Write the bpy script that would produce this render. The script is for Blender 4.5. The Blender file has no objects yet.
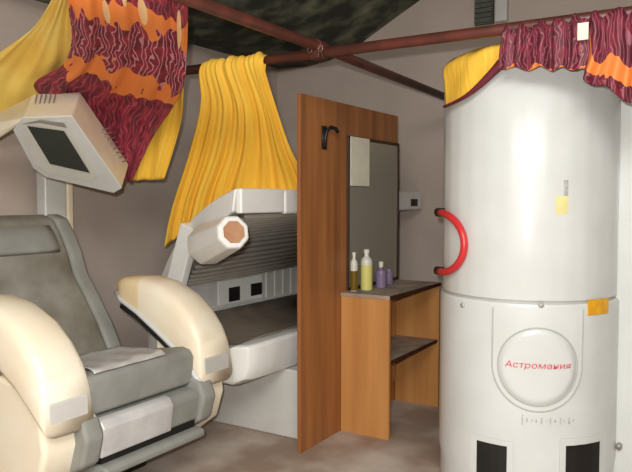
import bpy, bmesh, math, random
from mathutils import Vector, Matrix, Euler
random.seed(4)
R = math.radians
C = bpy.context.scene.collection
S = bpy.context.scene

# ------------------------------------------------------------ camera, light, exposure
F = 693.0
cam_d = bpy.data.cameras.new('camera'); cam = bpy.data.objects.new('camera', cam_d); C.objects.link(cam)
CAMLOC = Vector((0, 0, 1.35))
cam.location = CAMLOC
cam.rotation_euler = Euler((R(90 - 3.06), 0, R(31.8)))
cam_d.sensor_fit = 'HORIZONTAL'; cam_d.sensor_width = 36; cam_d.lens = 36 * F / 632
cam_d.clip_start = 0.02
S.camera = cam
CROT = cam.rotation_euler.to_matrix()
def at(px, py, d):                       # a point seen at a pixel, d metres along the view axis
    return CAMLOC + CROT @ Vector(((px - 316) / F * d, -(py - 236) / F * d, -d))
def on(axis, val, px, py):               # a point seen at a pixel, on the plane axis = val
    v = CROT @ Vector(((px - 316) / F, -(py - 236) / F, -1))
    return CAMLOC + v * ((val - CAMLOC[axis]) / v[axis])

w = bpy.data.worlds.new('world'); S.world = w; w.use_nodes = True
w.node_tree.nodes['Background'].inputs[0].default_value = (0.5, 0.48, 0.45, 1)
w.node_tree.nodes['Background'].inputs[1].default_value = 0.2
def area(name, loc, rot, size, power, col):
    l = bpy.data.lights.new(name, 'AREA'); l.size = size; l.energy = power; l.color = col
    o = bpy.data.objects.new(name, l); C.objects.link(o); o.location = loc; o.rotation_euler = rot
    return o
# the camera's own flash, just up and left of the lens
flash = bpy.data.lights.new('camera_flash', 'SPOT'); flash.energy = 215; flash.color = (0.985, 0.99, 0.985)
flash.shadow_soft_size = 0.02; flash.spot_size = R(100); flash.spot_blend = 0.6
fo = bpy.data.objects.new('camera_flash', flash); C.objects.link(fo)
fo.location = CAMLOC + CROT @ Vector((-0.05, 0.085, 0.0)); fo.rotation_euler = cam.rotation_euler
# added fill light, out of view overhead; stands for no actual lamp
area('fill_light', (-0.1, -0.2, 2.98), (R(25), 0, R(31.8)), 2.0, 190, (1, 0.985, 0.965))
S.view_settings.view_transform = 'Standard'; S.view_settings.look = 'None'
S.view_settings.gamma = 1; S.view_settings.use_curve_mapping = False
S.view_settings.exposure = 0.16

# ------------------------------------------------------------ materials
def lin(c):
    return tuple(((x / 255) / 12.92 if x / 255 <= 0.04045 else ((x / 255 + 0.055) / 1.055) ** 2.4) for x in c) + (1,)
def base(name, rough=0.6, metal=0.0, spec=0.5):
    m = bpy.data.materials.new(name); m.use_nodes = True
    b = m.node_tree.nodes['Principled BSDF']
    b.inputs['Roughness'].default_value = rough; b.inputs['Metallic'].default_value = metal
    b.inputs['Specular IOR Level'].default_value = spec
    return m, m.node_tree, b
def nd(t, kind, **kw):
    n = t.nodes.new(kind)
    for k, v in kw.items():
        if k in n.inputs: n.inputs[k].default_value = v
        else: setattr(n, k, v)
    return n
def mat(name, c1, c2=None, scale=8, rough=0.6, metal=0.0, bump=0.0, bscale=None, stretch=(1, 1, 1), spec=0.5, lo=0.35, hi=0.65, coord='Object', detail=4):
    m, t, b = base(name, rough, metal, spec)
    c2 = c2 or tuple(max(0, x * 0.93) for x in c1)
    tc = nd(t, 'ShaderNodeTexCoord'); mp = nd(t, 'ShaderNodeMapping'); mp.inputs['Scale'].default_value = stretch
    t.links.new(tc.outputs[coord], mp.inputs[0])
    n = nd(t, 'ShaderNodeTexNoise', Scale=scale, Detail=detail)
    t.links.new(mp.outputs[0], n.inputs['Vector'])
    r = nd(t, 'ShaderNodeValToRGB'); r.color_ramp.elements[0].position = lo; r.color_ramp.elements[1].position = hi
    r.color_ramp.elements[0].color = lin(c1); r.color_ramp.elements[1].color = lin(c2)
    t.links.new(n.outputs[0], r.inputs[0]); t.links.new(r.outputs[0], b.inputs['Base Color'])
    if bump:
        n2 = nd(t, 'ShaderNodeTexNoise', Scale=bscale or scale * 4, Detail=5)
        t.links.new(mp.outputs[0], n2.inputs['Vector'])
        bp = nd(t, 'ShaderNodeBump', Strength=bump, Distance=0.01)
        t.links.new(n2.outputs[0], bp.inputs['Height']); t.links.new(bp.outputs[0], b.inputs['Normal'])
    return m
M = {}
M['wall'] = mat('wall_plaster', (190, 174, 161), (181, 166, 154), 2.2, 0.9, bump=0.15, bscale=30)
M['ceiling'] = mat('rough_dark_ceiling', (52, 56, 45), (132, 132, 108), 5, 0.95, bump=0.6, bscale=14, lo=0.42, hi=0.72, detail=7)
M['floor'] = mat('dusty_floor', (152, 130, 112), (198, 186, 172), 2.6, 0.75, bump=0.1, bscale=30, lo=0.4, hi=0.68, detail=8)
M['wood'] = mat('veneer', (172, 112, 62), (136, 84, 46), 2.2, 0.42, stretch=(6, 6, 0.35), lo=0.3, hi=0.7, bump=0.03, bscale=12)
M['wood_light'] = mat('veneer_light', (196, 140, 80), (174, 118, 62), 2.2, 0.45, stretch=(6, 6, 0.35), lo=0.3, hi=0.7)
M['dusty'] = mat('dusty_worktop', (172, 154, 136), (128, 110, 95), 9, 0.7, lo=0.3, hi=0.7, detail=8)
M['edge'] = mat('dark_edging', (70, 38, 22), (56, 30, 18), 8, 0.5)
M['pipe'] = mat('red_brown_paint', (98, 48, 38), (74, 40, 32), 10, 0.42, bump=0.1, bscale=40)
M['clamp'] = mat('steel_clamp', (150, 120, 105), (110, 80, 70), 20, 0.4, 0.6)
M['white'] = mat('white_plastic', (208, 210, 206), (202, 204, 199), 5, 0.27)
M['bedwhite'] = mat('bed_white_plastic', (232, 232, 226), (224, 224, 217), 5, 0.4)
M['bedgrey'] = mat('bed_light_grey', (204, 202, 195), (192, 190, 183), 5, 0.5)
M['cream'] = mat('cream_vinyl', (240, 231, 208), (235, 219, 188), 3, 0.42, lo=0.35, hi=0.7)
M['creamdark'] = mat('cream_rubbed', (226, 190, 140), (236, 214, 170), 4, 0.5)
M['hood'] = mat('hood_plastic', (232, 226, 204), (222, 212, 184), 4, 0.45)
M['hoodrim'] = mat('hood_rim', (206, 206, 196), (196, 196, 186), 4, 0.4)
M['glassdark'] = mat('dark_filter_glass', (46, 50, 42), (38, 42, 36), 4, 0.25)
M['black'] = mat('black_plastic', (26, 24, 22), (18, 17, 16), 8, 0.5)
M['greyfab'] = mat('grey_upholstery', (146, 146, 139), (130, 130, 122), 7, 0.75, bump=0.25, bscale=14, lo=0.3, hi=0.7, detail=6)
M['greyback'] = mat('grey_worn_upholstery', (144, 142, 132), (106, 100, 86), 5, 0.75, bump=0.35, bscale=9, lo=0.3, hi=0.72, detail=6)
M['silver'] = mat('silver_film', (214, 214, 210), (190, 190, 188), 6, 0.28, 0.15, bump=0.25, bscale=9)
M['lampgrey'] = mat('lamp_reflector', (142, 136, 126), (128, 122, 112), 4, 0.45)
M['tube'] = mat('unlit_lamp_tube', (150, 144, 132), (140, 134, 122), 6, 0.3)
M['acrylic'] = mat('dusty_acrylic', (112, 100, 86), (96, 86, 74), 4, 0.45)
M['tan'] = mat('tan_end', (184, 138, 102), (164, 118, 84), 12, 0.6)
M['red'] = mat('red_handle_plastic', (205, 50, 52), (196, 44, 46), 8, 0.35)
M['redtext'] = mat('red_letter_paint', (205, 60, 78), (200, 56, 72), 8, 0.5)
M['greytext'] = mat('worn_grey_print', (150, 150, 144), (186, 186, 178), 60, 0.6)
M['orange'] = mat('orange_sticker', (226, 170, 30), (214, 150, 26), 30, 0.5)
M['yellowprint'] = mat('faded_yellow_sticker', (222, 214, 150), (216, 206, 140), 30, 0.5)
M['seam'] = mat('grey_seam', (176, 177, 170), (168, 169, 162), 10, 0.6)
M['paper'] = mat('cream_paper', (228, 224, 200), (220, 216, 192), 12, 0.7)
M['metal'] = mat('grey_metal', (168, 162, 152), (150, 144, 136), 12, 0.45, 0.3)
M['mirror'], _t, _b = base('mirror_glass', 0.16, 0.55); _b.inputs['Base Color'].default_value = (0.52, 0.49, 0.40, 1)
M['frame'] = mat('dark_mirror_frame', (66, 46, 32), (56, 38, 26), 8, 0.5)
def liquid(name, c, rough=0.25):
    m, t, b = base(name, rough); b.inputs['Base Color'].default_value = lin(c); b.inputs['Transmission Weight'].default_value = 0.25
    return m
M['yellowliquid'] = liquid('yellow_lotion', (230, 222, 130)); M['olive'] = liquid('olive_oil', (120, 92, 16))
M['lilac'] = liquid('lilac_plastic', (140, 122, 150)); M['bottlewhite'] = liquid('milky_plastic', (226, 226, 208))
M['greenvent'] = mat('dark_green_grille', (88, 90, 80), (76, 78, 68), 20, 0.7)

def yellow_cloth():
    m, t, b = base('yellow_cloth', 0.8)
    uv = nd(t, 'ShaderNodeTexCoord'); mp = nd(t, 'ShaderNodeMapping'); mp.inputs['Scale'].default_value = (26, 1.2, 1)
    t.links.new(uv.outputs['UV'], mp.inputs[0]); n = nd(t, 'ShaderNodeTexNoise', Scale=1.0, Detail=3); t.links.new(mp.outputs[0], n.inputs['Vector'])
    r = nd(t, 'ShaderNodeValToRGB'); r.color_ramp.elements[0].position = .3; r.color_ramp.elements[1].position = .7
    r.color_ramp.elements[0].color = lin((240, 196, 70)); r.color_ramp.elements[1].color = lin((228, 172, 44))
    t.links.new(n.outputs[0], r.inputs[0]); t.links.new(r.outputs[0], b.inputs['Base Color'])
    bp = nd(t, 'ShaderNodeBump', Strength=0.5, Distance=0.01); t.links.new(n.outputs[0], bp.inputs['Height']); t.links.new(bp.outputs[0], b.inputs['Normal'])
    return m
M['yellow'] = yellow_cloth()
M['palyellow'] = mat('pale_yellow_lining', (244, 214, 112), (236, 196, 86), 3, 0.8, bump=0.1)
def pattern_cloth(name, bands, vscale=(3, 3, 1), amp=0.12, m1=(102, 22, 38), m2=(146, 38, 54), curlzone=None, drops=(), ushift=None):
    # maroon cloth with scalloped orange bands and curling pale magenta lines; bands = [(v0, v1)]
    m, t, b = base(name, 0.65)
    L = t.links
    uv = nd(t, 'ShaderNodeTexCoord'); sep = nd(t, 'ShaderNodeSeparateXYZ'); L.new(uv.outputs['UV'], sep.inputs[0])
    mp = nd(t, 'ShaderNodeMapping'); mp.inputs['Scale'].default_value = vscale; L.new(uv.outputs['UV'], mp.inputs[0])
    n = nd(t, 'ShaderNodeTexNoise', Scale=1.6, Detail=1.5); L.new(mp.outputs[0], n.inputs['Vector'])
    def math_(op, a, c):
        k = nd(t, 'ShaderNodeMath', operation=op)
        for i, x in enumerate((a, c)):
            if isinstance(x, (int, float)): k.inputs[i].default_value = x
            else: L.new(x, k.inputs[i])
        return k.outputs[0]
    def mix(fac, a, c):
        k = nd(t, 'ShaderNodeMix', data_type='RGBA')
        L.new(fac, k.inputs[0])
        for i, x in ((6, a), (7, c)):
            if isinstance(x, tuple): k.inputs[i].default_value = x
            else: L.new(x, k.inputs[i])
        return k.outputs[2]
    v = math_('ADD', sep.outputs[1], math_('MULTIPLY', math_('SUBTRACT', n.outputs[0], 0.5), amp * 4))
    if ushift: v = math_('ADD', v, math_('MULTIPLY', math_('GREATER_THAN', sep.outputs[0], ushift[0]), ushift[1]))
    # curls
    wv = nd(t, 'ShaderNodeTexWave', Scale=1.7, Distortion=13.0, Detail=1.5); wv.inputs['Detail Scale'].default_value = 1.2
    L.new(mp.outputs[0], wv.inputs['Vector'])
    curl = math_('GREATER_THAN', wv.outputs['Fac'], 0.86)
    n3 = nd(t, 'ShaderNodeTexNoise', Scale=3.0, Detail=1); L.new(mp.outputs[0], n3.inputs['Vector'])
    mar = nd(t, 'ShaderNodeValToRGB'); mar.color_ramp.elements[0].position = .4; mar.color_ramp.elements[1].position = .62
    mar.color_ramp.elements[0].color = lin(m1); mar.color_ramp.elements[1].color = lin(m2); L.new(n3.outputs[0], mar.inputs[0])
    amt = 0.26
    if curlzone: amt = math_('ADD', 0.2, math_('MULTIPLY', 0.5, math_('MULTIPLY', math_('GREATER_THAN', v, curlzone[0]), math_('LESS_THAN', v, curlzone[1]))))
    col = mix(math_('MULTIPLY', curl, amt), mar.outputs[0], lin((214, 150, 160)))
    inb = None
    for (a, c) in bands:
        k = math_('MULTIPLY', math_('GREATER_THAN', v, a), math_('LESS_THAN', v, c))
        inb = k if inb is None else math_('MAXIMUM', inb, k)
    col = mix(inb, col, lin((226, 128, 58)))
    for (u0, v0, ru, rv) in drops:
        du = math_('POWER', math_('ABSOLUTE', math_('DIVIDE', math_('SUBTRACT', sep.outputs[0], u0), ru), 0), 2)
        dv = math_('POWER', math_('ABSOLUTE', math_('DIVIDE', math_('SUBTRACT', sep.outputs[1], v0), rv), 0), 2)
        col = mix(math_('LESS_THAN', math_('ADD', du, dv), 1), col, lin((226, 186, 130)))
    L.new(col, b.inputs['Base Color'])
    return m
M['pattern'] = pattern_cloth('maroon_patterned_cloth', [(0.17, 0.28), (0.54, 0.65)], (5.0, 6.0, 1), 0.07, curlzone=(0.28, 0.54), drops=[(.35, .235, .025, .055), (.63, .18, .03, .06), (.90, .21, .02, .09), (.5, .12, .02, .05)])
M['valance'] = pattern_cloth('maroon_valance_cloth', [(0.99, 1.25)], (9, 2.6, 1), 0.12, (84, 18, 34), (118, 30, 48), ushift=(.60, .38))

# ------------------------------------------------------------ builders
def finish(bm, name, m, parent=None, smooth=False, bevel=0.0, segs=2, sub=0, solid=0.0):
    me = bpy.data.meshes.new(name); bmesh.ops.recalc_face_normals(bm, faces=bm.faces); bm.to_mesh(me); bm.free()
    for x in (m if isinstance(m, (list, tuple)) else [m]): me.materials.append(x)
    if smooth:
        for p in me.polygons: p.use_smooth = True
    o = bpy.data.objects.new(name, me); C.objects.link(o)
    if parent: o.parent = parent; o.matrix_parent_inverse = Matrix.Translation(parent_loc(parent)).inverted()
    if solid: k = o.modifiers.new('solid', 'SOLIDIFY'); k.thickness = solid; k.offset = 0
    if bevel:
        k = o.modifiers.new('bevel', 'BEVEL'); k.width = bevel; k.segments = segs; k.limit_method = 'ANGLE'; k.angle_limit = R(35)
        if not smooth:
            for p in me.polygons: p.use_smooth = True
        k2 = o.modifiers.new('wn', 'WEIGHTED_NORMAL')
    if sub: k = o.modifiers.new('sub', 'SUBSURF'); k.levels = sub; k.render_levels = sub
    return o
def parent_loc(p):
    return p.location.copy() if p.type == 'EMPTY' else Vector((0, 0, 0))   # parts already stand at world coordinates
def thing(name, label, cat, loc, group=None):
    o = bpy.data.objects.new(name, None); C.objects.link(o); o.location = loc; o.empty_display_size = 0.1
    return tag(o, label, cat, group)
def tag(o, label, cat, group=None, kind=None):
    o['label'] = label; o['category'] = cat
    if group: o['group'] = group
    if kind: o['kind'] = kind
    return o
def struct(o): o['kind'] = 'structure'; return o
def add_box(bm, x0, x1, y0, y1, z0, z1, mtx=None):
    r = bmesh.ops.create_cube(bm, size=1)
    for v in r['verts']:
        v.co = Vector((x0 + (v.co.x + .5) * (x1 - x0), y0 + (v.co.y + .5) * (y1 - y0), z0 + (v.co.z + .5) * (z1 - z0)))
        if mtx: v.co = mtx @ v.co
def box(name, m, x0, x1, y0, y1, z0, z1, parent=None, bevel=0.004, mtx=None, segs=2):
    bm = bmesh.new(); add_box(bm, x0, x1, y0, y1, z0, z1, mtx); return finish(bm, name, m, parent, bevel=bevel, segs=segs)
def add_tube(bm, pts, r, n=12, caps=True):
    pts = [Vector(p) for p in pts]; rings = []
    up = Vector((0, 0, 1)); prev = None
    for i, p in enumerate(pts):
        d = (pts[min(i + 1, len(pts) - 1)] - pts[max(i - 1, 0)]).normalized()
        a = prev - d * prev.dot(d) if i else d.cross(up)
        if a.length < 1e-3: a = d.cross(Vector((1, 0, 0)))
        a.normalize(); prev = a; b = a.cross(d).normalized(); rr = r[i] if isinstance(r, (list, tuple)) else r
        rings.append([bm.verts.new(p + a * rr * math.cos(2 * math.pi * k / n) + b * rr * math.sin(2 * math.pi * k / n)) for k in range(n)])
    for A, B in zip(rings, rings[1:]):
        for k in range(n): bm.faces.new((A[k], A[(k + 1) % n], B[(k + 1) % n], B[k]))
    if caps: bm.faces.new(rings[0][::-1]); bm.faces.new(rings[-1])
def tube(name, m, pts, r, parent=None, n=12):
    bm = bmesh.new(); add_tube(bm, pts, r, n); return finish(bm, name, m, parent, smooth=True)
def lathe(name, m, prof, loc, parent=None, n=20):
    bm = bmesh.new(); rings = []
    for (r, z) in prof: rings.append([bm.verts.new(Vector(loc) + Vector((r * math.cos(2 * math.pi * k / n), r * math.sin(2 * math.pi * k / n), z))) for k in range(n)])
    for A, B in zip(rings, rings[1:]):
        for k in range(n): bm.faces.new((A[k], A[(k + 1) % n], B[(k + 1) % n], B[k]))
    bm.faces.new(rings[0][::-1]); bm.faces.new(rings[-1])
    return finish(bm, name, m, parent, smooth=True, bevel=0.001, segs=1)
def loft(name, m, rings, parent=None, caps=True, smooth=True, bevel=0.0, sub=0, closed=True):
    bm = bmesh.new(); V = [[bm.verts.new(p) for p in r] for r in rings]; n = len(rings[0])
    for A, B in zip(V, V[1:]):
        for k in range(n if closed else n - 1): bm.faces.new((A[k], A[(k + 1) % n], B[(k + 1) % n], B[k]))
    if caps and closed: bm.faces.new(V[0][::-1]); bm.faces.new(V[-1])
    return finish(bm, name, m, parent, smooth=smooth, bevel=bevel, sub=sub)
def hull(name, m, pts, parent=None, bevel=0.01, segs=3):
    bm = bmesh.new(); vs = [bm.verts.new(p) for p in pts]; bmesh.ops.convex_hull(bm, input=vs)
    bmesh.ops.dissolve_limit(bm, angle_limit=R(8), verts=bm.verts, edges=bm.edges)
    return finish(bm, name, m, parent, bevel=bevel, segs=segs)
def cr(a, b, c, d, t):
    return 0.5 * ((2 * b) + (c - a) * t + (2 * a - 5 * b + 4 * c - d) * t * t + (3 * b - a - 3 * c + d) * t ** 3)
def spline(pts, t):
    n = len(pts) - 1; x = min(max(t, 0), 1) * n; i = min(int(x), n - 1); f = x - i
    g = lambda k: pts[min(max(k, 0), n)]
    return cr(g(i - 1), g(i), g(i + 1), g(i + 2), f)
def cloth(name, m, rows, parent=None, nu=60, nv=36, fold=None, solid=0.004, hem=None, uvf=None):
    """rows: control rows of Vectors, top to bottom; fold(u, v) -> displacement along the cloth's normal"""
    bm = bmesh.new(); uvl = bm.loops.layers.uv.new('UVMap'); G = []; UV = {}
    P = []
    for j in range(nv + 1):
        v = j / nv; line = []
        for i in range(nu + 1):
            u = i / nu; vv = v
            if hem: vv = v * (1 + hem(u))
            line.append(spline([spline(r, u) for r in rows], min(vv, 1.0)) if vv <= 1 else spline([spline(r, u) for r in rows], 1.0) + (spline([spline(r, u) for r in rows], 1.0) - spline([spline(r, u) for r in rows], 0.97)) * ((vv - 1) / 0.03))
        P.append(line)
    for j in range(nv + 1):
        row = []
        for i in range(nu + 1):
            a = P[j][min(i + 1, nu)] - P[j][max(i - 1, 0)]; b = P[min(j + 1, nv)][i] - P[max(j - 1, 0)][i]
            nrm = a.cross(b)
            if nrm.length > 1e-9: nrm.normalize()
            p = P[j][i] + (nrm * fold(i / nu, j / nv) if fold else Vector())
            vt = bm.verts.new(p); UV[vt] = uvf(i / nu, j / nv) if uvf else (i / nu, j / nv); row.append(vt)
        G.append(row)
    for j in range(nv):
        for i in range(nu):
            f = bm.faces.new((G[j][i], G[j][i + 1], G[j + 1][i + 1], G[j + 1][i]))
            for l in f.loops: l[uvl].uv = UV[l.vert]
    return finish(bm, name, m, parent, smooth=True, solid=solid)

# ------------------------------------------------------------ room
XL, XR, YF, YB = -3.6, 1.7, -1.3, 5.15
FZ = -0.045                                # floor level
struct(box('floor', M['floor'], XL, XR, YF, YB, FZ - .05, FZ, bevel=0))
struct(box('wall_left', M['wall'], XL - 0.1, XL, YF, YB, FZ, 3.3, bevel=0))
struct(box('wall_back', M['wall'], XL - 0.1, XR + 0.1, YB, YB + 0.1, FZ, 3.3, bevel=0))
struct(box('wall_right', M['wall'], XR, XR + 0.1, YF, YB, FZ, 3.3, bevel=0))
struct(box('wall_front', M['wall'], XL - 0.1, XR + 0.1, YF - 0.1, YF, FZ, 3.3, bevel=0))
# rough ceiling: low at the left wall, rising to the right
prof = [(XL, 2.52), (-3.3, 2.50), (-3.05, 2.53), (-2.75, 2.64), (-2.45, 2.80), (-2.1, 2.98), (-1.5, 3.1), (XR, 3.12)]
rings = [[Vector((x, y, z)) for x, z in prof] + [Vector((x, y, 3.3)) for x, z in reversed(prof)] for y in (YF, YB)]
struct(loft('ceiling', M['ceiling'], rings, smooth=False))

# ------------------------------------------------------------ pipe frame
ZP, XP, YP = 2.055, -1.775, 2.90
t = thing('pipe_frame', 'red-brown painted pipes crossing overhead above the booth and bed', 'pipe', (XP, YP, ZP))
tube('rail_pipe', M['pipe'], [(XL, YP, ZP), (XR, YP, ZP)], 0.025, t, 16)
tube('rail_pipe', M['pipe'], [(XP, YF, ZP + .045), (XP, YP, ZP + .03), (XP, YB, ZP - .02)], 0.025, t, 16)
bm = bmesh.new()
add_tube(bm, [(XP, YP - .04, ZP + .03), (XP, YP + .04, ZP + .03)], 0.031); add_tube(bm, [(XP - .045, YP, ZP), (XP + .03, YP, ZP)], 0.031)
add_box(bm, XP - .02, XP + .02, YP - .045, YP - .02, ZP - .03, ZP + .04)
finish(bm, 'clamp', M['pipe'], t, bevel=.003)
for dx in (-.03, .03):
    q = Vector((XP + dx, YP - .035, ZP + .012))
    bm = bmesh.new(); add_tube(bm, [q + Vector((0.012 * math.cos(a), -0.01, 0.015 * math.sin(a))) for a in [k * math.pi / 6 for k in range(13)]], 0.0035, 8, False)
    finish(bm, 'bolt_ring', M['clamp'], t, smooth=True)

# ------------------------------------------------------------ wooden divider, desk
t = thing('wooden_divider', 'tall orange-brown wooden divider panel between tanning bed and desk', 'divider', (-2.05, 3.7, FZ))
box('panel', M['wood'], -2.062, -2.04, 3.13, 4.35, FZ, 1.915, t, bevel=0.0015)
hk = Vector((-2.04, 3.42, 1.70))
bm = bmesh.new()
add_box(bm, -2.04, -2.03, 3.35, 3.39, 1.63, 1.76)
add_tube(bm, [hk + Vector((0.01, -.05, -.06)), hk + Vector((.014, -.05, .0)), hk + Vector((.02, -.045, .035)), hk + Vector((.03, -.02, .055)), hk + Vector((.04, .02, .05)), hk + Vector((.045, .035, .03))], 0.011, 10)
finish(bm, 'coat_hook', M['black'], t, smooth=True)['label'] = 'dark curved coat hook'

t = thing('open_shelf_desk', 'small wooden desk with open shelves and dusty top beside the divider', 'desk', (-1.88, 3.95, FZ))
X0, X1, Y0, Y1, ZT = -2.037, -1.72, 3.57, 4.35, 0.795
box('side_panel', M['wood_light'], X0, X1, Y0, Y0 + .022, FZ, ZT - .022, t, bevel=.001)
box('side_panel', M['wood_light'], X0, X1, Y1 - .022, Y1, FZ, ZT - .022, t, bevel=.001)
box('back_panel', M['wood_light'], X0, X0 + .008, Y0 + .022, Y1 - .022, .1, ZT - .022, t, bevel=0)
tp = box('worktop', M['dusty'], X0, X1 + .006, Y0 - .006, Y1, ZT - .022, ZT, t, bevel=.001)
box('edging', M['edge'], X1 + .006, X1 + .0085, Y0 - .006, Y1, ZT - .022, ZT, tp, bevel=0)
sh = box('shelf', M['dusty'], X0 + .008, X1 - .01, Y0 + .022, Y1 - .022, .392, .412, t, bevel=.001)
box('edging', M['edge'], X1 - .01, X1 - .0075, Y0 + .022, Y1 - .022, .392, .412, sh, bevel=0)

t = thing('mirror', 'tall mirror in thin dark frame hung on the wooden divider above desk', 'mirror', (-2.03, 4.0, 1.2))
a, b_, z0, z1 = 3.64, 4.345, .80, 1.725
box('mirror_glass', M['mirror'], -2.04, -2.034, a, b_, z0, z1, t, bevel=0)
bm = bmesh.new()
for q in ((a, b_, z1 - .014, z1 + .004), (a, b_, z0 - .002, z0 + .014), (a - .004, a + .012, z0, z1), (b_ - .018, b_ + .004, z0, z1)):
    add_box(bm, -2.0395, -2.026, q[0], q[1], q[2], q[3])
finish(bm, 'frame', M['frame'], t, bevel=.001)
o = box('notice_sheet', M['paper'], -2.026, -2.022, 3.66, 3.90, 1.43, 1.725, bevel=0)
tag(o, 'cream paper notice hung over top left corner of the mirror', 'notice')

# grille and duct high on the back wall
a = on(1, YB - .1, 472, 0); b = on(1, YB - .1, 490, 21)
t = thing('wall_grille', 'dark ridged grille with light duct high on back wall above pipe', 'grille', ((a.x + b.x) / 2, YB, b.z))
bm = bmesh.new(); zz = b.z
add_box(bm, a.x, b.x, YB - .04, YB, zz, zz + .3)
for k in range(8): add_box(bm, a.x + .005, b.x - .005, YB - .06, YB - .035, zz + .01 + k * .036, zz + .03 + k * .036)
finish(bm, 'grille_plate', M['greenvent'], t, bevel=0)
box('duct', M['bedgrey'], b.x + .02, b.x + .11, YB - .06, YB, zz - .0, zz + .3, t, bevel=.01)

# ------------------------------------------------------------ bottles on the desk
def bottle(name, label, px, xw, d, h, r, body, cap, neck=.35, caph=.12, liquid_m=None, fill=0.0, grp=None):
    p = on(0, xw, px, 288); p.z = ZT
    t = thing(name, label, 'bottle', p)
    hb = h * (1 - caph)
    lathe('bottle_body', body, [(r * .92, 0), (r, .006), (r, hb * .76), (r * .88, hb * .84), (r * neck, hb * .92), (r * neck, hb)], p, t)
    lathe('cap', cap, [(r * neck * 1.25, hb), (r * neck * 1.25, h - .004), (r * neck, h)], p, t)
    if liquid_m: lathe('label_band', liquid_m, [(r * 1.01, .004), (r * 1.015, .01), (r * 1.015, hb * fill), (r * 1.0, hb * fill + .001)], p, t)
    return t
bottle('lotion_bottle', 'slim clear bottle half full of olive oil, nearest the divider', 354, -1.998, 0, .235, .022, M['bottlewhite'], M['bottlewhite'], .42, .1, M['olive'], .58)
bottle('lotion_bottle', 'pale yellow lotion bottle with white cap, middle of the desktop bottles', 366.5, -1.955, 0, .25, .036, M['bottlewhite'], M['bottlewhite'], .4, .1, M['yellowliquid'], .68)
bottle('spray_bottle', 'short lilac bottle on the desktop, right of the yellow one', 381, -1.93, 0, .165, .034, M['lilac'], M['bottlewhite'], .35, .22)
p = on(0, -1.97, 389, 287)
o = lathe('small_jar', M['lilac'], [(.024, 0), (.026, .004), (.026, .07), (.018, .08), (.018, .10), (.01, .104)], (p.x, p.y, ZT))
tag(o, 'small dark lilac jar at the right end of the bottles', 'jar')

# ------------------------------------------------------------ stand-up tanning booth
BC = Vector((-.894, 3.385, 0)); BR = .40; ZS = .905
CA = math.atan2(-BC.y, -BC.x)            # direction from the booth's axis to the camera
def cyl(ang, z, r):                      # ang: degrees from the camera-facing line, + to the image right
    a = CA + R(ang); return Vector((BC.x + r * math.cos(a), BC.y + r * math.sin(a), z))
def cylpx(px, py, r):                    # where the ray of a pixel meets the booth's shell -> (angle, z)
    v = CROT @ Vector(((px - 316) / F, -(py - 236) / F, -1)); o2 = Vector((CAMLOC.x - BC.x, CAMLOC.y - BC.y)); d2 = Vector((v.x, v.y))
    A = d2.dot(d2); B = o2.dot(d2); Cc = o2.dot(o2) - r * r; k = max(B * B - A * Cc, 0)
    s = (-B - math.sqrt(k)) / A; p = CAMLOC + v * s
    a = math.degrees(math.atan2(p.y - BC.y, p.x - BC.x) - CA); a = (a + 180) % 360 - 180
    return a, p.z
def shell(name, m, r, a0, a1, z0, z1, th, parent, nseg=None, rib=0.0, nrib=0, bevel=.003):
    n = nseg or max(3, int(abs(a1 - a0) / 2.5)); rings = []
    for i in range(n + 1):
        a = a0 + (a1 - a0) * i / n
        rr = r + (rib if (nrib and i % nrib == 0) else 0)
        rings.append([cyl(a, z0, rr), cyl(a, z1, rr), cyl(a, z1, r - th), cyl(a, z0, r - th)])
    return loft(name, m, rings, parent, smooth=False, bevel=bevel)
def ringshape(name, m, pts, parent, w=.006, r=BR + .012):
    bm = bmesh.new(); add_tube(bm, [cyl(a, z, r) for a, z in pts], w, 8, False); return finish(bm, name, m, parent, smooth=True)
t = thing('tanning_booth', 'white cylindrical stand-up tanning booth with red C-shaped handle', 'tanning booth', (BC.x, BC.y, FZ))
def ringcyl(name, m, prof, n=96, **k):
    rings = [[cyl(i * 360 / n, z, r) for i in range(n)] for r, z in prof]
    return loft(name, m, rings, t, **k)
lo = ringcyl('lower_casing', M['white'], [(.395, FZ), (.405, .0), (.405, .10), (.413, .16), (.413, ZS - .02), (.405, ZS - .006)], smooth=True, bevel=.002)
ringcyl('seam_band', M['seam'], [(.396, ZS - .01), (.396, ZS + .008)], smooth=False)
# door: gently ribbed upper cylinder
n = 120; rings = []
for r, z in [(.40, ZS + .005), (.402, ZS + .012), (.402, 1.99), (.39, 2.005)]:
    rings.append([cyl(i * 360 / n, z, r + (.0012 if i % 4 == 0 else 0)) for i in range(n)])
dr = loft('door', M['white'], rings, t, smooth=True)
# rear cabin to the right of the cylinder
rc = box('rear_cabin', M['white'], -.53, -.13, 3.42, 3.95, FZ, 1.98, t, bevel=.04, segs=4)
bm = bmesh.new(); p = on(1, 3.41, 619, 446); add_tube(bm, [(p.x, 3.425, p.z), (p.x, 3.395, p.z)], .014); finish(bm, 'knob', M['metal'], rc, smooth=True)
# handle
aL, zt = cylpx(449, 212, BR); zt = on(1, 3.2, 441, 212).z
HZ0, HZ1 = 1.0, 1.285
HZm = (HZ0 + HZ1) / 2; HH = (HZ1 - HZ0) / 2
A0 = -76
pts = []
for k in range(25):
    s = k / 24; ph = math.pi * s
    pts.append(cyl(A0 + 36 * math.sin(ph) ** .68, HZm + HH * math.cos(ph), .424))
hd = tube('handle', M['red'], pts, .017, t, 14); hd['label'] = 'red C-shaped handle'
for z in (HZ0, HZ1):
    tube('handle_mount', M['black'], [cyl(A0 + 4, z, .40), cyl(A0 - 2, z, .434)], .021, hd)
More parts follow.
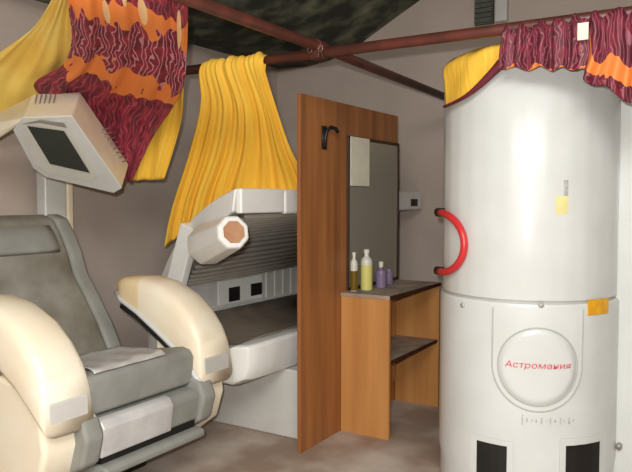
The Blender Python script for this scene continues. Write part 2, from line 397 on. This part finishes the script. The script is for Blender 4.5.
# raised tongue panel with round emblem on the lower casing
rl = .414
def arc_pts(c, rx, a0, a1, n=40):
    return [(c[0] + math.degrees(rx / rl) * math.cos(R(a0 + (a1 - a0) * i / n)), c[1] + rx * math.sin(R(a0 + (a1 - a0) * i / n))) for i in range(n + 1)]
ec = cylpx(538, 367, rl); print('emblem', ec)
def disc(name, m, c, rad, r0, parent, n=48):
    bm = bmesh.new(); rings = []
    for k in range(1, 7):
        rr = rad * k / 6; rings.append([bm.verts.new(cyl(c[0] + math.degrees(rr / rl) * math.cos(2 * math.pi * i / n), c[1] + rr * math.sin(2 * math.pi * i / n), r0)) for i in range(n)])
    ce = bm.verts.new(cyl(c[0], c[1], r0))
    for i in range(n): bm.faces.new((ce, rings[0][i], rings[0][(i + 1) % n]))
    for A, B in zip(rings, rings[1:]):
        for i in range(n): bm.faces.new((A[i], A[(i + 1) % n], B[(i + 1) % n], B[i]))
    skirt = [bm.verts.new(cyl(c[0] + math.degrees(rad * 1.02 / rl) * math.cos(2 * math.pi * i / n), c[1] + rad * 1.02 * math.sin(2 * math.pi * i / n), r0 - .008)) for i in range(n)]
    for i in range(n): bm.faces.new((rings[-1][i], rings[-1][(i + 1) % n], skirt[(i + 1) % n], skirt[i]))
    return finish(bm, name, m, parent, smooth=True)
em = disc('emblem_disc', M['white'], ec, .165, rl + .005, lo)
ringshape('trim_ring', M['seam'], arc_pts(ec, .168, 0, 360), lo, .0035, rl + .004)
hw = math.degrees(.195 / rl)
outl = [(ec[0] - hw, ZS - .03)] + [(ec[0] - hw, ZS - .03 - (ZS - .03 - ec[1]) * k / 8) for k in range(1, 8)] + [(p[0], p[1]) for p in arc_pts(ec, .195, 180, 360, 30)] + [(ec[0] + hw, ec[1] + (ZS - .03 - ec[1]) * k / 8) for k in range(1, 9)]
ringshape('trim_ring', M['seam'], outl, lo, .0035, rl + .0005)
# lettering bent round the casing
def bent_text(name, s, m, c, width, height, parent, shear=0.12, r0=rl + .0055, sp=1.0):
    cu = bpy.data.curves.new(name, 'FONT'); cu.body = s; cu.size = 10; cu.shear = 0; cu.space_character = sp; cu.align_x = 'CENTER'; cu.align_y = 'CENTER'; cu.offset = 0; cu.resolution_u = 3
    o = bpy.data.objects.new(name, cu); C.objects.link(o); bpy.context.view_layer.update()
    me = bpy.data.meshes.new_from_object(o.evaluated_get(bpy.context.evaluated_depsgraph_get())); C.objects.unlink(o); bpy.data.objects.remove(o)
    xs = [v.co.x for v in me.vertices]; ys = [v.co.y for v in me.vertices]
    x0, x1, y0, y1 = min(xs), max(xs), min(ys), max(ys)
    bm = bmesh.new(); bm.from_mesh(me); bmesh.ops.remove_doubles(bm, verts=bm.verts, dist=1e-5); bmesh.ops.triangulate(bm, faces=bm.faces); bmesh.ops.subdivide_edges(bm, edges=bm.edges, cuts=1)
    for v in bm.verts:
        fy = (v.co.y - y0) / (y1 - y0) - .5; fx = (v.co.x - x0) / (x1 - x0) - .5 + fy * shear * .2
        v.co = cyl(c[0] + math.degrees(fx * width / rl), c[1] + fy * height, r0)
    return finish(bm, name, m, parent)
tc_ = cylpx(538, 366, rl)
bent_text('red_lettering', 'Астромания', M['redtext'], tc_, .27, .034, em, r0=rl + .0095)
# worn grey print and marks below the emblem
gc = cylpx(548, 421, rl)
bm = bmesh.new()
for k in range(12):
    a = gc[0] - 15 + k * 2.7 + random.uniform(-.4, .4); hgt = random.choice((.008, .012, .03, .018)) if k else .045
    q = [cyl(a, gc[1] - hgt / 2, rl + .002), cyl(a + .9, gc[1] - hgt / 2, rl + .002), cyl(a + .9, gc[1] + hgt / 2, rl + .002), cyl(a, gc[1] + hgt / 2, rl + .002)]
    bm.faces.new([bm.verts.new(x) for x in q])
finish(bm, 'worn_print', M['greytext'], lo)
# stickers
def patch(name, m, pxs, r0, parent, n=6):
    (x0, y0, x1, y1) = pxs; a0, z1 = cylpx(x0, y0, r0 - .002); a1, z0 = cylpx(x1, y1, r0 - .002)
    return shell(name, m, r0, a0, a1, z0, z1, .004, parent, nseg=n, bevel=0)
patch('orange_sticker', M['orange'], (588, 300, 608, 313), rl + .003, lo)
patch('yellow_sticker', M['yellowprint'], (556, 196, 568, 214), .4045, dr, 3)
patch('grey_mark', M['greytext'], (564, 180, 568, 196), .404, dr, 2)
# air inlets near the floor
for x0, x1, y0 in ((477, 506, 440), (566, 598, 446)):
    fr = patch('vent_frame', M['white'], (x0 - 6, y0 - 7, x1 + 6, 520), rl + .006, lo, 4)
    patch('vent_grille', M['black'], (x0, y0, x1, 505), rl + .0075, fr, 4)
for x in (463, 541):
    a, z = cylpx(x, 305, rl); c0 = cyl(a, z, rl - .002); c1 = cyl(a, z, rl + .005)
    tube('screw_cap', M['seam'], [c0, c1], .012, lo)

# ------------------------------------------------------------ sunbed
t = thing('sunbed', 'white lie-down tanning bed with raised lid behind wooden divider', 'tanning bed', (-2.6, 3.9, FZ))
box('base', M['bedgrey'], -3.05, -2.10, 3.3, 4.95, FZ, .36, t, bevel=.01)
def prof_ring(pts, y, dx=0): return [Vector((x + dx, y, z)) for x, z in pts]
bodyp = [(-2.95, .34), (-2.35, .325), (-2.24, .37), (-2.2, .45), (-2.2, .56), (-2.215, .575), (-2.30, .575), (-2.42, .52), (-2.65, .49), (-2.88, .53), (-2.98, .60), (-3.12, .60), (-3.12, .42)]
def squeeze(pts, k, dz=0): return [(-2.2 + (x + 2.2) * k, (z - .45) * (0.55 + .45 * k) + .45 + dz) for x, z in pts]
rings = [prof_ring(squeeze(bodyp, .50), 2.91, -.10), prof_ring(squeeze(bodyp, .74), 2.925, -.04), prof_ring(squeeze(bodyp, .9), 2.98, -.01), prof_ring(bodyp, 3.15), prof_ring(bodyp, 5.0)]
loft('body', M['bedwhite'], rings, t, smooth=False, bevel=.012)
ac = [(-2.29, .582), (-2.42, .53), (-2.65, .50), (-2.88, .54), (-2.975, .605)]
bm = bmesh.new(); g = [[bm.verts.new((x, y, z)) for x, z in ac] for y in (3.1, 4.95)]
for i in range(4): bm.faces.new((g[0][i], g[0][i + 1], g[1][i + 1], g[1][i]))
finish(bm, 'acrylic_surface', M['acrylic'], t, smooth=True, solid=.006)
outer = [(on(1, 2.78, 235, 188), (-2.2, 1.41)), (on(1, 2.95, 212, 201), (-2.5, 1.39)), (on(1, 3.12, 187, 224), (-2.86, 1.24)), (on(1, 3.18, 168, 258), (-3.06, 1.02)), (on(1, 3.2, 158, 284), (-3.13, .85))]
near_o = [a for a, b in outer]
thk = [Vector((0, 0, -.125)), Vector((.05, 0, -.13)), Vector((.11, 0, -.10)), Vector((.13, 0, -.05)), Vector((.14, 0, -.0))]
near_i = [a + k for a, k in zip(near_o, thk)]; near_i[0] = near_o[0] + Vector((-.02, 0, -.125))
def dens(pts, n=16): return [spline(pts, i / n) for i in range(n + 1)]
far_o = [Vector((b[0], 5.08, b[1])) for a, b in outer]; far_i = [p + k for p, k in zip(far_o, thk)]
no, ni, fo_, fi = dens(near_o), dens(near_i), dens(far_o), dens(far_i)
lid = loft('lid', M['bedwhite'], [no + ni[::-1], fo_ + fi[::-1]], t, smooth=False, bevel=.012)
# rim facing the room (two sections with a joint)
e = Vector((0, 0, 0))
box('lid_rim', M['bedwhite'], -2.215, -2.175, 2.79, 3.18, 1.275, 1.405, lid, bevel=.01)
box('lid_rim', M['bedwhite'], -2.215, -2.175, 3.185, 5.10, 1.265, 1.40, lid, bevel=.016)
a = on(0, -2.174, 411, 199); b = on(0, -2.174, 417, 206)
box('latch', M['black'], -2.177, -2.168, a.y, b.y, b.z, a.z, lid, bevel=.002)
rf = loft('reflector', M['lampgrey'], [[a.lerp(b, .03) + Vector((.004, 0, -.004)) for a, b in zip(ni, fi)], [b + Vector((.004, 0, -.004)) for b in fi]], lid, closed=False)
for k in range(17):
    s = .08 + .90 * k / 16
    a = spline(near_i, s); b = spline(far_i, s); off = Vector((.010, 0, -.009))
    tube('lamp_tube', M['tube'], [a.lerp(b, .05) + off, a.lerp(b, .97) + off], .014, lid, 8)
pv = on(1, 3.08, 187, 233)
ft = Vector((-3.05, 3.12, .5))
def bar(name, m, p, q, wdt, dep, parent, bevel=.008):
    d = (q - p).normalized(); s = d.cross(Vector((0, 1, 0))).normalized(); f = d.cross(s)
    rings = [[c + s * wdt / 2 * i + f * dep / 2 * j for i, j in ((1, 1), (1, -1), (-1, -1), (-1, 1))] for c in (p, q)]
    return loft(name, m, rings, parent, smooth=False, bevel=bevel)
arm = bar('lid_arm', M['bedwhite'], pv + Vector((.03, 0, .04)), ft, .12, .06, t)
tube('pivot', M['bedgrey'], [pv + Vector((0, -.012, 0)), pv + Vector((0, .02, 0))], .036, arm, 20)
# hexagonal facial lamp pod under the lid
pa = on(1, 2.93, 206, 245); pb = on(1, 2.72, 234, 232)
ax = (pb - pa).normalized(); s = ax.cross(Vector((0, 0, 1))).normalized(); u2 = s.cross(ax)
def hexring(c, r, n=8): return [c + s * r * math.cos(2 * math.pi * (k + .5) / n) + u2 * r * math.sin(2 * math.pi * (k + .5) / n) for k in range(n)]
pod = loft('face_lamp_pod', M['bedwhite'], [hexring(pa - ax * .04, .10), hexring(pa + ax * .02, .118), hexring(pb - ax * .02, .092), hexring(pb, .082)], t, smooth=False, bevel=.008)
loft('pod_end', M['tan'], [hexring(pb + ax * .001, .06), hexring(pb + ax * .006, .058)], pod, smooth=False)['label'] = 'tan end cap'
# console along the rear edge
cx = -3.03
cs = box('console', M['bedgrey'], -3.13, cx, 3.22, 4.15, .60, .83, t, bevel=.012)
box('console_frame', M['bedwhite'], cx, cx + .006, 3.62, 4.12, .625, .79, cs, bevel=.003)
for px0, px1, py0, py1 in ((229, 240, 288, 300), (251, 262, 284, 294)):
    a = on(0, cx + .008, px0, py0); b = on(0, cx + .008, px1, py1)
    box('console_vent', M['black'], cx + .005, cx + .009, a.y, b.y, b.z, a.z, cs, bevel=.001)
rp = bmesh.new(); add_box(rp, -3.12, cx - .02, 4.16, 4.98, .60, .82)
for k in range(7): add_box(rp, cx - .022, cx - .01, 4.2 + k * .11, 4.24 + k * .11, .61, .81)
finish(rp, 'rear_panel', M['bedgrey'], t, bevel=.003)

# yellow curtain flung over the rail onto the lid
def v3(*a): return Vector(a)
zc = ZP + .03
rows = [
    [at(208, 80, 3.78), at(237, 74, 3.68), at(266, 70, 3.52)],
    [v3(-2.50, YP, zc), v3(-2.30, YP, zc), v3(-2.09, YP, zc)],
    [v3(-2.515, YP - .04, ZP - .02), v3(-2.31, YP - .045, ZP - .02), v3(-2.09, YP - .04, ZP - .02)],
    [at(200, 105, 3.80), at(240, 108, 3.7), at(275, 105, 3.62)],
    [at(188, 155, 4.05), at(238, 150, 3.95), at(289, 145, 3.82)],
    [at(172, 208, 4.25), at(228, 185, 4.1), at(304, 176, 4.0)],
    [at(165, 246, 4.36), at(222, 214, 4.2), at(315, 205, 4.1)],
]
def fold_y(u, v): return (.006 + .022 * v) * (math.sin(u * 47 + 3 * v) * .6 + math.sin(u * 83 + 1.3) * .4 + .5 * math.sin(u * 21 - 2 * v))
cu = cloth('curtain', M['yellow'], rows, None, 110, 40, fold_y)
tag(cu, 'plain yellow curtain gathered over the pipe and flaring onto sunbed lid', 'curtain')

# ------------------------------------------------------------ massage chair
t = thing('massage_chair', 'grey upholstered massage chair with big cream armrests', 'chair', (-2.7, 2.28, FZ))
YA, YZ = 1.955, 2.605
def softbox(name, m, x0, x1, y0, y1, z0, z1, parent, bev=.04, mtx=None, n=4):
    return box(name, m, x0, x1, y0, y1, z0, z1, parent, bevel=bev, mtx=mtx, segs=5)
seat = loft('seat_cushion', M['greyfab'], [[v3(-2.92, y, .44), v3(-2.92, y, .555), v3(-2.62, y, .57), v3(-2.40, y, .605), v3(-2.355, y, .595), v3(-2.335, y, .56), v3(-2.345, y, .43), v3(-2.37, y, .415)] for y in (YA, YZ)], t, smooth=False, bevel=.012)
# backrest: reclined slab
ang = math.atan2(.44, .69)
Mb = Matrix.Translation((-2.84, 0, .53)) @ Matrix.Rotation(-ang, 4, 'Y')
def bpt(x, y, z): return Mb @ Vector((x, y, z))
H = .90
def backsec(y, th): return [bpt(x, y, z) for x, z in ((0, 0), (.01, H * .2), (.0, H * .4), (-.012, H * .55), (.012, H * .68), (.02, H * .8), (.012, H * .93), (-.04, H), (-th, H), (-th - .02, H * .5), (-th, 0))]
loft('backrest', M['greyback'], [backsec(y, .09) for y in (1.86, 1.9, 2.0, 2.25, 2.45, 2.515)], t, smooth=False, bevel=.02)
loft('back_bolster', M['greyfab'], [backsec(y, .10) for y in (2.52, 2.56, 2.615)], t, smooth=False, bevel=.02)
loft('back_bolster', M['greyfab'], [backsec(y, .10) for y in (1.76, 1.80, 1.855)], t, smooth=False, bevel=.02)
hr = loft('headrest', M['greyfab'], [[bpt(x, y, z) for x, z in ((.012, .62), (.03, .64), (.035, .72), (.02, .79), (.005, .80))] for y in (1.93, 1.97, 2.4, 2.46)], t, smooth=True)
# armrests
sec = [(-2.98, .885, .84, .04), (-2.95, .905, .81, .08), (-2.88, .925, .77, .11), (-2.74, .93, .72, .13), (-2.6, .905, .64, .135), (-2.47, .845, .56, .138), (-2.38, .77, .48, .136), (-2.325, .70, .425, .132), (-2.30, .64, .405, .125)]
def armrest(yc, sk):
    rings = []
    for x, zt_, zb, hwid in sec:
        cz, hh = (zt_ + zb) / 2, (zt_ - zb) / 2; ring = []
        for k in range(20):
            a = 2 * math.pi * k / 20; c_, s_ = math.cos(a), math.sin(a); e = .42
            yy = math.copysign(abs(c_) ** e, c_) * hwid; z_ = math.copysign(abs(s_) ** (e if s_ < 0 else .8), s_) * hh
            ring.append(v3(x + (z_ * -.10), yc + yy * (1 if s_ < 0 else .9), cz + z_))
        rings.append(ring)
    a = loft('armrest', M['cream'], rings, t)
    a.data.materials.append(M['creamdark'])
    for p in a.data.polygons:
        c = p.center
        if c.x < -2.72 and (c.y - yc) * sk < .05: p.material_index = 1
    bm = bmesh.new(); add_box(bm, -2.312, -2.294, yc - .098, yc + .098, .43, .545)
    finish(bm, 'end_panel', M['bedgrey'], a, bevel=.008)['label'] = 'pale grey front panel'
    tube('underside_shade', M['black'], [v3(x - .01, yc - hwid * .80 * sk, zb - .004) for x, zt_, zb, hwid in sec[2:6]], .018, a, 8)  # black strip that stands in for the shade below the armrest
    # pale piping along the lower inner edge
    tube('piping', M['white'], [v3(x, yc - hwid * .97 * sk, zb + .03) for x, zt_, zb, hwid in sec[1:]], .013, a, 8)
    pn = loft('side_panel', M['cream'], [[v3(x, yc + dy, z) for x, z in ((-2.64, .12), (-2.5, .10), (-2.37, .2), (-2.325, .34), (-2.35, .48), (-2.5, .60), (-2.64, .62))] for dy in (-.10, .10)], t, smooth=False, bevel=.025)
    return a
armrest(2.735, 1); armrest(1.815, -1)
# grey padded strips between side panels and leg rest
for yc in (1.915, 2.635):
    loft('side_pad', M['greyfab'], [[v3(x, yc + dy, z) for x, z in ((-2.8, .17), (-2.42, .16), (-2.29, .24), (-2.255, .36), (-2.29, .44), (-2.36, .47), (-2.8, .5))] for dy in (-.05, .05)], t, smooth=False, bevel=.02)
# leg rest: folded calf trough
lr = loft('leg_rest', M['greyfab'], [[v3(x, y, z) for x, z in ((-2.36, .41), (-2.31, .405), (-2.285, .375), (-2.305, .25), (-2.42, .235), (-2.55, .25), (-2.55, .41))] for y in (YA + .01, YZ - .01)], t, smooth=False, bevel=.015)
a0 = YA + .02; a1 = 2.40
loft('film_cover', M['silver'], [[v3(x, y, z) for x, z in ((-2.34, .415), (-2.302, .408), (-2.279, .376), (-2.298, .245), (-2.32, .245), (-2.34, .38))] for y in [a0 + (a1 - a0) * k / 6 for k in range(7)]], lr, smooth=False, bevel=.008)['label'] = 'shiny silver-white film wrapped on the leg rest'
loft('lower_lip', M['greyfab'], [[v3(x, y, z) for x, z in ((-2.30, .218), (-2.262, .212), (-2.25, .185), (-2.27, .165), (-2.5, .155), (-2.5, .19))] for y in (YA + .01, 2.2, YZ - .01)], lr, smooth=False, bevel=.014)
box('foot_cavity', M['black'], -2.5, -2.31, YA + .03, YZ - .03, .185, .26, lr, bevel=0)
box('pedestal', M['black'], -3.1, -2.62, 2.0, 2.56, FZ, .45, t, bevel=.02)
# crinkled film lying on the seat
rows = [[v3(-2.75, 2.08, .585), v3(-2.76, 2.3, .585), v3(-2.74, 2.50, .584)], [v3(-2.58, 2.03, .592), v3(-2.58, 2.25, .594), v3(-2.57, 2.5, .594)], [v3(-2.40, 2.0, .615), v3(-2.40, 2.2, .615), v3(-2.40, 2.44, .615)], [v3(-2.35, 1.99, .604), v3(-2.35, 2.2, .604), v3(-2.35, 2.42, .604)]]
o = cloth('plastic_sheet', M['silver'], rows, None, 24, 14, lambda u, v: .004 * math.sin(u * 19 + v * 7) * math.sin(v * 13), .003)
tag(o, 'crumpled silvery plastic sheet lying on the seat of massage chair', 'plastic sheet')

# ------------------------------------------------------------ facial tanner
t = thing('facial_tanner', 'cream facial tanning lamp hood with dark glass above massage chair', 'facial tanner', (-3.5, 2.72, FZ))
box('pole', M['white'], -3.55, -3.465, 2.60, 2.75, FZ, 1.62, t, bevel=.012)
box('pole_cover', M['cream'], -3.555, -3.46, 2.752, 2.80, FZ, 1.58, t, bevel=.012)['label'] = 'yellowed edge strip of pole'
box('base_foot', M['bedgrey'], -3.57, -3.3, 2.55, 2.85, FZ, FZ + .05, t, bevel=.01)
bar_p = [at(58, 152, 3.75), v3(-3.5, 2.68, 1.57)]
tube('bracket', M['bedgrey'], bar_p, .035, t)
fa, fb, fc = at(25, 118, 3.14), at(122, 190, 3.50), at(36, 172, 3.50)
fn = (fb - fa).cross(fc - fa).normalized()
if fn.dot(CAMLOC - fa) < 0: fn = -fn
def onface(px, py, off):
    v = CROT @ Vector(((px - 316) / F, -(py - 236) / F, -1)); p = fa + fn * off
    return CAMLOC + v * ((p - CAMLOC).dot(fn) / v.dot(fn))
hood_front = [onface(x, y, 0) for x, y in ((13, 130), (22, 118), (72, 116), (122, 188), (114, 193), (46, 177), (33, 168))]
hood_back = [at(33, 94, 3.40), at(80, 92, 3.44), at(129, 165, 3.76), at(60, 150, 3.85), at(28, 140, 3.7)]
hd_ = hull('hood', M['hood'], hood_front + hood_back, t, bevel=.008)
hull('hood_wing', M['hood'], [onface(x, y, 0) for x, y in ((-30, 147), (-30, 158), (20, 124), (24, 118))] + [at(-32, 128, 3.4), at(34, 95, 3.405), at(30, 118, 3.5), at(-30, 140, 3.6)], hd_, bevel=.008)
def quad_slab(name, m, pts, off, parent, bevel=0.0):
    n = (pts[1] - pts[0]).cross(pts[2] - pts[1]).normalized()
    if n.dot(CAMLOC - pts[0]) < 0: n = -n
    return loft(name, m, [[p + n * off for p in pts], [p - n * .012 for p in pts]], parent, smooth=False, bevel=bevel)
def slab(name, m, pxs, o0, o1, parent, bevel=0):
    return loft(name, m, [[onface(x, y, o0) for x, y in pxs], [onface(x, y, o1) for x, y in pxs]], parent, smooth=False, bevel=bevel)
slab('hood_rim', M['white'], [(13, 130), (22, 118), (72, 116), (122, 188), (114, 193), (46, 177), (33, 168)], -.004, .012, hd_, .004)
slab('lamp_face', M['hoodrim'], [(19, 128), (24, 121), (66, 122), (98, 176), (90, 181), (48, 173), (36, 165)], .010, .016, hd_)
slab('filter_glass', M['glassdark'], [(27, 126), (64, 131), (90, 173), (50, 164)], .015, .020, hd_)
slab('lamp_gap', M['lampgrey'], [(22, 124), (40, 120), (64, 123), (67, 128), (40, 123)], .015, .018, hd_)
# cooling slots on the two sloping faces
def on_tri(a, b, c, px, py, off):
    n = (b - a).cross(c - a).normalized()
    if n.dot(CAMLOC - a) < 0: n = -n
    v = CROT @ Vector(((px - 316) / F, -(py - 236) / F, -1)); p = a + n * off
    return CAMLOC + v * ((p - CAMLOC).dot(n) / v.dot(n))
top = (hood_front[1], hood_front[2], hood_back[0]); side = (hood_front[2], hood_front[3], hood_back[2])
bm = bmesh.new()
for k in range(5): add_tube(bm, [on_tri(*top, 37 + k * 4.6, 94.5, .004), on_tri(*top, 35 + k * 4.6, 104 - k * .3, .004)], .0035, 6)
finish(bm, 'cooling_slots', M['metal'], hd_)
bm = bmesh.new()
for k in range(8): add_tube(bm, [on_tri(*side, 101 + k * 2.9, 130 + k * 4.6, .003), on_tri(*side, 110 + k * 2.6, 128 + k * 4.6, .003)], .003, 6)
finish(bm, 'cooling_slots', M['metal'], hd_)

# ------------------------------------------------------------ patterned curtain thrown over the rail and hood
t = thing('patterned_curtain', 'maroon and orange patterned curtain with yellow lining above massage chair', 'curtain', (XP, 1.7, 2.1))
rows = [
    [at(66, -32, 2.45), at(120, -36, 2.5), at(190, -34, 2.56)],
    [at(69, 8, 2.62), at(125, 8, 2.68), at(188, 8, 2.74)],
    [at(72, 44, 2.9), at(128, 42, 2.95), at(187, 48, 3.0)],
    [at(62, 68, 3.15), at(124, 72, 3.22), at(184, 84, 3.25)],
    [at(34, 89, 3.36), at(112, 104, 3.55), at(172, 108, 3.5)],
    [at(75, 120, 3.72), at(110, 140, 3.78), at(153, 136, 3.72)],
    [at(110, 170, 3.92), at(122, 178, 3.92), at(131, 182, 3.92)],
]
def fold_p(u, v): return .014 * (1 - .4 * v) * (math.sin(u * 24 + 2 * v) + .5 * math.sin(u * 45 + 5 * v))
cloth('outer_layer', M['pattern'], rows, t, 80, 70, fold_p, uvf=lambda u, v: (u, v * 1.12 - .18 * (u - .5)))
rows = [
    [at(60, -14, 2.60), at(68, -16, 2.58), at(74, -18, 2.56)],
    [at(36, 22, 2.90), at(56, 20, 2.88), at(76, 20, 2.86)],
    [at(-2, 54, 3.2), at(36, 58, 3.2), at(76, 58, 3.2)],
    [at(-50, 88, 3.5), at(8, 98, 3.52), at(62, 88, 3.5)],
    [at(-50, 140, 3.65), at(8, 132, 3.75), at(64, 112, 3.75)],
]
ln = cloth('lining', M['palyellow'], rows, t, 40, 40, lambda u, v: .012 * math.sin(u * 13 - v * 6) + .006 * math.sin(u * 31 - v * 9))
ln['label'] = 'plain yellow lining'
rows = [
    [at(140, 40, 2.96), at(165, 40, 3.0), at(183, 40, 3.03)],
    [at(130, 90, 3.45), at(160, 92, 3.45), at(184, 94, 3.40)],
    [at(118, 130, 3.82), at(150, 132, 3.8), at(179, 130, 3.75)],
    [at(116, 178, 3.96), at(142, 180, 3.96), at(164, 179, 3.95)],
]
ln = cloth('lining', M['yellow'], rows, t, 40, 30, lambda u, v: .010 * math.sin(u * 19 - v * 4), hem=lambda u: .012 * math.sin(u * 22))
ln['label'] = 'plain yellow lining'

# ------------------------------------------------------------ valance in front of the booth
t = thing('booth_valance', 'maroon patterned valance with yellow lining hung over top of booth', 'valance', (-.8, YP, ZP))
def yp(px, py, y=YP - .04): return on(1, y, px, py)
rows = [
    [yp(507, 31, YP + .03), yp(550, 25, YP + .03), yp(600, 19, YP + .03), yp(660, 11, YP + .03)],
    [yp(506, 29, YP), yp(550, 20, YP), yp(600, 13, YP), yp(660, 3, YP)],
    [yp(503, 34), yp(550, 27), yp(600, 20), yp(660, 10)],
    [yp(500, 52), yp(550, 48), yp(600, 52), yp(660, 60)],
    [yp(499, 68), yp(550, 69), yp(594, 72), yp(660, 98)],
]
def hem_v(u): return .04 * math.sin(u * 40) + (.22 * max(0, min(1, (u - .60) / .02)) if u > .6 else 0)
cloth('outer_layer', M['valance'], rows, t, 100, 26, lambda u, v: -(.006 + .012 * v) * (math.sin(u * 52) + .5 * math.sin(u * 91)), hem=hem_v)
def cp(px, py, r=.432):
    a, z = cylpx(px, py, r); return cyl(a, z, r)
def cq(px, z_py, r=.432):
    return cp(max(px, 450), z_py, r)
e0 = [cp(x, y) for x, y in ((445, 66), (462, 58), (480, 52), (502, 44))]
e1 = [cp(x, y) for x, y in ((445, 84), (462, 76), (480, 67), (503, 54))]
e2 = [cp(x, y) for x, y in ((445, 107), (464, 98), (481, 85), (503, 63))]
back = [Vector((p.x + (BC.x - p.x) * .25, p.y + (BC.y - p.y) * .25, 2.03)) for p in e0]
ln = cloth('lining', M['yellow'], [back, e0, e1, e2], t, 30, 20, lambda u, v: .004 * math.sin(u * 12 + v * 8)); ln['label'] = 'plain yellow lining'
bm = bmesh.new(); add_tube(bm, [spline(e2, k / 12) + Vector((0, -.01, 0)) for k in range(13)], [.007 + .016 * (k / 12) ** 2 for k in range(13)], 8)
finish(bm, 'hem_roll', M['valance'], t, smooth=True)
p = yp(583, 32, YP - .065)
o = box('paper_tag', M['paper'], p.x - .02, p.x + .02, p.y - .002, p.y + .002, p.z - .03, p.z + .035, t, bevel=0); o['label'] = 'small cream tag'
